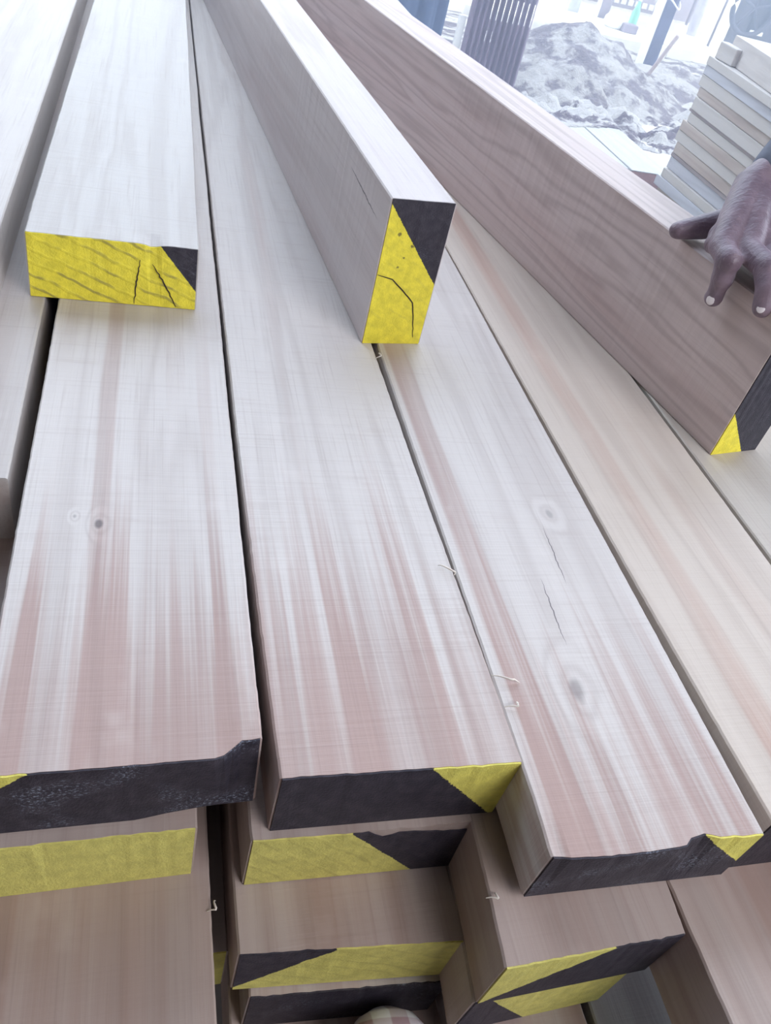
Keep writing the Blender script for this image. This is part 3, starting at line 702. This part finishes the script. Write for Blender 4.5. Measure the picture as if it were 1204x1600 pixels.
FING = {
    'i': ([MC['i'], (0.6175, 0.7475, 0.7550), (0.6190, 0.7425, 0.733), (0.6210, 0.7440, 0.711)], [.0148, .0145, .0132, .0112]),
    'm': ([MC['m'], (0.649, 0.722, 0.762), (0.6465, 0.700, 0.747), (0.6450, 0.692, 0.729)], [.0152, .0148, .0136, .0114]),
    'r': ([MC['r'], (0.676, 0.722, 0.761), (0.672, 0.699, 0.749), (0.668, 0.690, 0.732)], [.0146, .0140, .0128, .0108]),
    'p': ([MC['p'], (0.703, 0.738, 0.756), (0.703, 0.720, 0.748), (0.702, 0.708, 0.7455)], [.0130, .0120, .0110, .0094])}
TH = ([(0.700, 0.836, 0.780), (0.672, 0.845, 0.764), (0.641, 0.848, 0.7515), (0.607, 0.8425, 0.7455)], [.0195, .0172, .0150, .0108])
ELB = Vector((0.90, 0.955, 0.935)); SHL = Vector((1.13, 1.10, 1.12)); SHR = Vector((1.13, 1.42, 1.16)); NK = Vector((1.10, 1.25, 1.21))
CH = Vector((1.16, 1.27, 1.10)); WA = Vector((1.36, 1.36, 0.98)); PE = Vector((1.50, 1.42, 0.86))
HD = Vector((1.03, 1.21, 1.35)); FACE = Vector((-0.62, -0.35, -0.70)).normalized()
def legs(bm, grow=0.0):
    for sgn, foot in ((-1, (1.42, 1.56)), (1, (1.52, 1.24))):
        hip = PE + Vector((0.04 * sgn * -0.5, -0.09 * sgn, -0.02)); kn = Vector(((hip.x + foot[0]) / 2 - 0.02, (hip.y + foot[1]) / 2, 0.47)); an = Vector((foot[0], foot[1], 0.085))
        add_tube(bm, [hip, hip.lerp(kn, 0.5), kn, kn.lerp(an, 0.4), an], [x + grow for x in (.085, .075, .055, .052, .038)], 20)
        if not grow: add_tube(bm, [(foot[0] + 0.03, foot[1], 0.04), (foot[0] - 0.06, foot[1] - 0.035, 0.035), (foot[0] - 0.15, foot[1] - 0.09, 0.026)], [.038, .04, .024], 16)
def body(bm):
    add_tube(bm, [PE, WA, CH, CH.lerp(NK, 0.5)], [.125, .115, .125, .085], 28)
    for s_ in (SHL, SHR): add_tube(bm, [CH, s_], [.10, .055], 20)
    add_tube(bm, [CH.lerp(NK, 0.5), NK, HD], [.07, .055, .06], 18)
    # head: skull, jaw, nose, ears
    right = FACE.cross(Vector((0, 0, 1))).normalized(); upv = right.cross(FACE).normalized()
    def at(f, u, r): return HD + FACE * f + upv * u + right * r
    add_tube(bm, [at(-0.03, 0.045, 0), at(0.02, 0.04, 0)], [.078, .072], 24)
    add_tube(bm, [at(0.0, -0.03, 0), at(0.045, -0.055, 0)], [.06, .036], 20)
    add_tube(bm, [at(0.088, 0.018, 0), at(0.104, -0.012, 0)], [.009, .014], 12)
    add_tube(bm, [at(0.076, -0.040, -0.018), at(0.082, -0.038, 0), at(0.076, -0.040, 0.018)], [.006, .009, .006], 10)
    for e in (-1, 1):
        add_tube(bm, [at(-0.01, 0.025, e * 0.078), at(-0.014, -0.012, e * 0.074)], [.013, .008], 10)
        add_tube(bm, [at(0.082, 0.035, e * 0.018), at(0.072, 0.032, e * 0.048)], [.010, .008], 10)
    # far arm hangs and bends
    add_tube(bm, [SHR, (1.20, 1.56, 0.94), (1.34, 1.58, 0.74), (1.36, 1.58, 0.67)], [.048, .040, .026, .034], 18)
    for k in range(5):
        bx_ = Vector((1.36 + 0.018 * (k - 2), 1.58 - 0.005 * k, 0.65)); add_tube(bm, [bx_, bx_ + Vector((-.005, -.01, -.04)), bx_ + Vector((-.002, 0, -.07 + 0.008 * abs(k - 2)))], [.010, .009, .007], 10)
    legs(bm)
    # near arm, hand, fingers
    add_tube(bm, [CH, SHL, SHL.lerp(ELB, 0.5), ELB, ELB.lerp(W_, 0.45), W_ + (ELB - W_) * 0.12], [.09, .055, .046, .040, .037, .029], 24)
    wv = (MC['p'] - MC['i']).normalized()
    for f_, tt in zip('imrp', (-0.019, -0.006, 0.007, 0.019)):
        a = W_ + wv * tt
        add_tube(bm, [a + (ELB - W_) * 0.10, a, a.lerp(MC[f_], 0.55) + Vector((0, 0, 0.001)), MC[f_]], [.020, .0205, .0190, .0152], 16)
        add_tube(bm, [a.lerp(MC[f_], 0.5) + Vector((0, 0, -0.012)), MC[f_] + Vector((0, 0.014, -0.004))], [.016, .012], 12)
        add_tube(bm, FING[f_][0], FING[f_][1], 14)
        k_ = Vector(FING[f_][0][1]); add_tube(bm, [k_ + Vector((0, 0.003, 0.001)), k_ + Vector((0, -0.003, 0))], FING[f_][1][1] + 0.0002, 12)
    add_tube(bm, [W_ + wv * -0.012] + TH[0], [.018] + TH[1], 16)
    add_tube(bm, [Vector(TH[0][1]) + Vector((0.008, 0, 0)), MC['i'].lerp(W_, 0.30) + Vector((0.006, 0, -0.002))], [.013, .014], 12)
    for f_, g_ in (('i', 'm'), ('m', 'r'), ('r', 'p')):
        add_tube(bm, [MC[f_].lerp(MC[g_], 0.5) + Vector((0, 0.002, -0.003)), MC[f_].lerp(MC[g_], 0.5) + Vector((0, 0.03, 0.0))], [.0115, .0165], 12)
    # tendons on the back of the hand
    for f_ in 'imr': add_tube(bm, [MC[f_] + Vector((0, 0, 0.010)), W_.lerp(MC[f_], 0.45) + Vector((0, 0, 0.0155))], [.0042, .0030], 8)
pr = empty('person', (1.48, 1.40, 0.0)); tag(pr, 'person in a grey-blue shirt resting a spread left hand on the long timber', 'person')
def reloc(o): o.location = (-1.48, -1.40, 0.0); return o
reloc(remeshed('body', body, M_skin, 0.0024, pr, 5, 0.5))
def shirt(bm):
    add_tube(bm, [PE + Vector((0, 0, 0.0)), WA, CH, CH.lerp(NK, 0.4)], [.150, .140, .148, .10], 28)
    for s_ in (SHL, SHR): add_tube(bm, [CH, s_], [.12, .070], 20)
    u = (W_ - ELB)
    add_tube(bm, [CH, SHL, SHL.lerp(ELB, 0.5), ELB, ELB + u * 0.4, ELB + u * 0.78, ELB + u * 0.88], [.10, .070, .062, .056, .050, .043, .038], 24)
    add_tube(bm, [SHR, (1.20, 1.56, 0.94), (1.33, 1.58, 0.76)], [.062, .054, .042], 18)
reloc(remeshed('shirt', shirt, M_shirt, 0.006, pr, 3))
def trousers(bm):
    add_tube(bm, [PE + Vector((0.02, 0.01, -0.04)), PE + Vector((-0.05, -0.02, 0.05))], [.135, .135], 24); legs(bm, 0.02)
reloc(remeshed('trousers', trousers, M_trs, 0.008, pr, 3))
def hair(bm):
    add_tube(bm, [HD + Vector((0.025, 0.015, 0.055)), HD + Vector((-0.03, -0.015, 0.075))], [.080, .070], 20)
reloc(remeshed('hair', hair, M_hair, 0.005, pr, 2))
def nail(tip, nrm, along, s, label=None):
    bm = bmesh.new(); bmesh.ops.create_uvsphere(bm, u_segments=16, v_segments=10, radius=1.0)
    n_ = Vector(nrm).normalized(); a_ = Vector(along); a_ = (a_ - n_ * a_.dot(n_)).normalized(); b_ = n_.cross(a_)
    M = Matrix(((b_.x * s, a_.x * s * 1.25, n_.x * s * .42, tip[0]), (b_.y * s, a_.y * s * 1.25, n_.y * s * .42, tip[1]), (b_.z * s, a_.z * s * 1.25, n_.z * s * .42, tip[2]), (0, 0, 0, 1)))
    bm.transform(M); return reloc(bm_obj('fingernail', bm, M_nail, pr, True))
for f_ in 'imrp':
    p3 = Vector(FING[f_][0][3]); p2 = Vector(FING[f_][0][2]); al = (p3 - p2).normalized(); ncam = (Vector((0, 0, 1.05)) * 0 + Vector((-0.75, -0.62, 0.25))); ncam = (ncam - al * ncam.dot(al)).normalized()
    nail(p3 + ncam * FING[f_][1][3] * 0.76, ncam, al, 0.0052)
nail(Vector(TH[0][3]) + Vector((0.004, 0.002, 0.0068)), (0.0, 0.35, 0.95), (-1, -0.1, 0), 0.0060)

# ------------------------------------------------------------------ checked shoe at the bottom edge
q = NT('checked_cloth'); P = q.obj(); sx = q.n('ShaderNodeSeparateXYZ'); q.l(P, sx.inputs[0])
def band(v, per, ph): return q.ramp(q.math('SINE', q.math('ADD', q.math('MULTIPLY', v, 2 * math.pi / per), ph)), -0.15, 0.15)
bx1 = band(sx.outputs[0], 0.030, 0.4); by1 = band(sx.outputs[1], 0.030, 1.0)
c = q.mix(q.math('MULTIPLY', q.math('ADD', bx1, by1), 0.5), (0.88, 0.90, 0.96), (0.46, 0.33, 0.38))
q.bump(q.noise(q.vmul(P, (700, 700, 700)), 1, 2), 0.3, 0.0006); M_check = q.fin(c, 0.8, 0.2)
sh = empty('slip_on_shoe', (0.1925, 0.106, 0.2505), D(-6)); tag(sh, 'rounded toe of a shoe in white and pinkish checked cloth on the lowest plank', 'shoe')
def shoe_mesh(name, prof, mat, z0=0.0, top=True):
    """prof: list of (y, halfwidth, height)"""
    V, F = [], []; seg = 20
    for (y, hw, h) in prof:
        for k in range(seg):
            a = 2 * math.pi * k / seg; cx_ = math.cos(a); sz = math.sin(a)
            V.append((hw * (abs(cx_) ** 0.85) * (1 if cx_ >= 0 else -1), y, z0 + h * 0.5 + h * 0.5 * (abs(sz) ** 0.8) * (1 if sz >= 0 else -1)))
    for j in range(len(prof) - 1):
        for k in range(seg): F.append((j * seg + k, j * seg + (k + 1) % seg, (j + 1) * seg + (k + 1) % seg, (j + 1) * seg + k))
    F.append(tuple(range(seg))[::-1]); F.append(tuple((len(prof) - 1) * seg + k for k in range(seg)))
    return mesh_obj(name, V, F, mat, sh, True)
shoe_mesh('sole', [(-0.20, .026, .010), (-0.195, .033, .012), (-0.12, .036, .012), (0.0, .049, .012), (0.045, .045, .012), (0.075, .030, .012), (0.088, .014, .010)], M_white)
shoe_mesh('upper', [(-0.045, .044, .078), (-0.02, .047, .080), (0.01, .048, .079), (0.04, .045, .075), (0.062, .037, .068), (0.077, .025, .058), (0.085, .012, .040)], M_check, 0.009)
shoe_mesh('collar', [(-0.198, .024, .06), (-0.19, .032, .078), (-0.12, .038, .080), (-0.05, .0435, .078)], M_check, 0.009)
ft = remeshed('foot', lambda bm: add_tube(bm, [(0, -0.15, 0.066), (0, -0.08, 0.068), (-0.004, -0.035, 0.060)], [.030, .033, .028], 18), M_skin, 0.004, sh, 2)

# ------------------------------------------------------------------ haze volume added to imitate the bluish lens veil
hz = bpy.data.materials.new('veil_air'); hz.use_nodes = True; t_ = hz.node_tree; t_.nodes.clear()
ho = t_.nodes.new('ShaderNodeOutputMaterial'); hv = t_.nodes.new('ShaderNodeVolumeScatter')
hv.inputs['Color'].default_value = (0.60, 0.73, 1.0, 1); hv.inputs['Anisotropy'].default_value = 0.35
tcv = t_.nodes.new('ShaderNodeTexCoord'); sv = t_.nodes.new('ShaderNodeSeparateXYZ'); mv = t_.nodes.new('ShaderNodeMapRange')
mv.inputs[1].default_value = 0.5; mv.inputs[2].default_value = 3.2; mv.inputs[3].default_value = 0.0; mv.inputs[4].default_value = 0.12
t_.links.new(tcv.outputs['Object'], sv.inputs[0]); t_.links.new(sv.outputs['Y'], mv.inputs[0]); t_.links.new(mv.outputs[0], hv.inputs['Density'])
t_.links.new(hv.outputs[0], ho.inputs['Volume'])
bm = bmesh.new(); add_box(bm, (3.3, 6.475, 1.3), (12.4, 11.75, 2.58)); o = bm_obj('veil_haze', bm, hz)
o['kind'] = 'stuff'; o['label'] = 'thin bluish haze added over the yard for the lens veil'; o['category'] = 'haze'
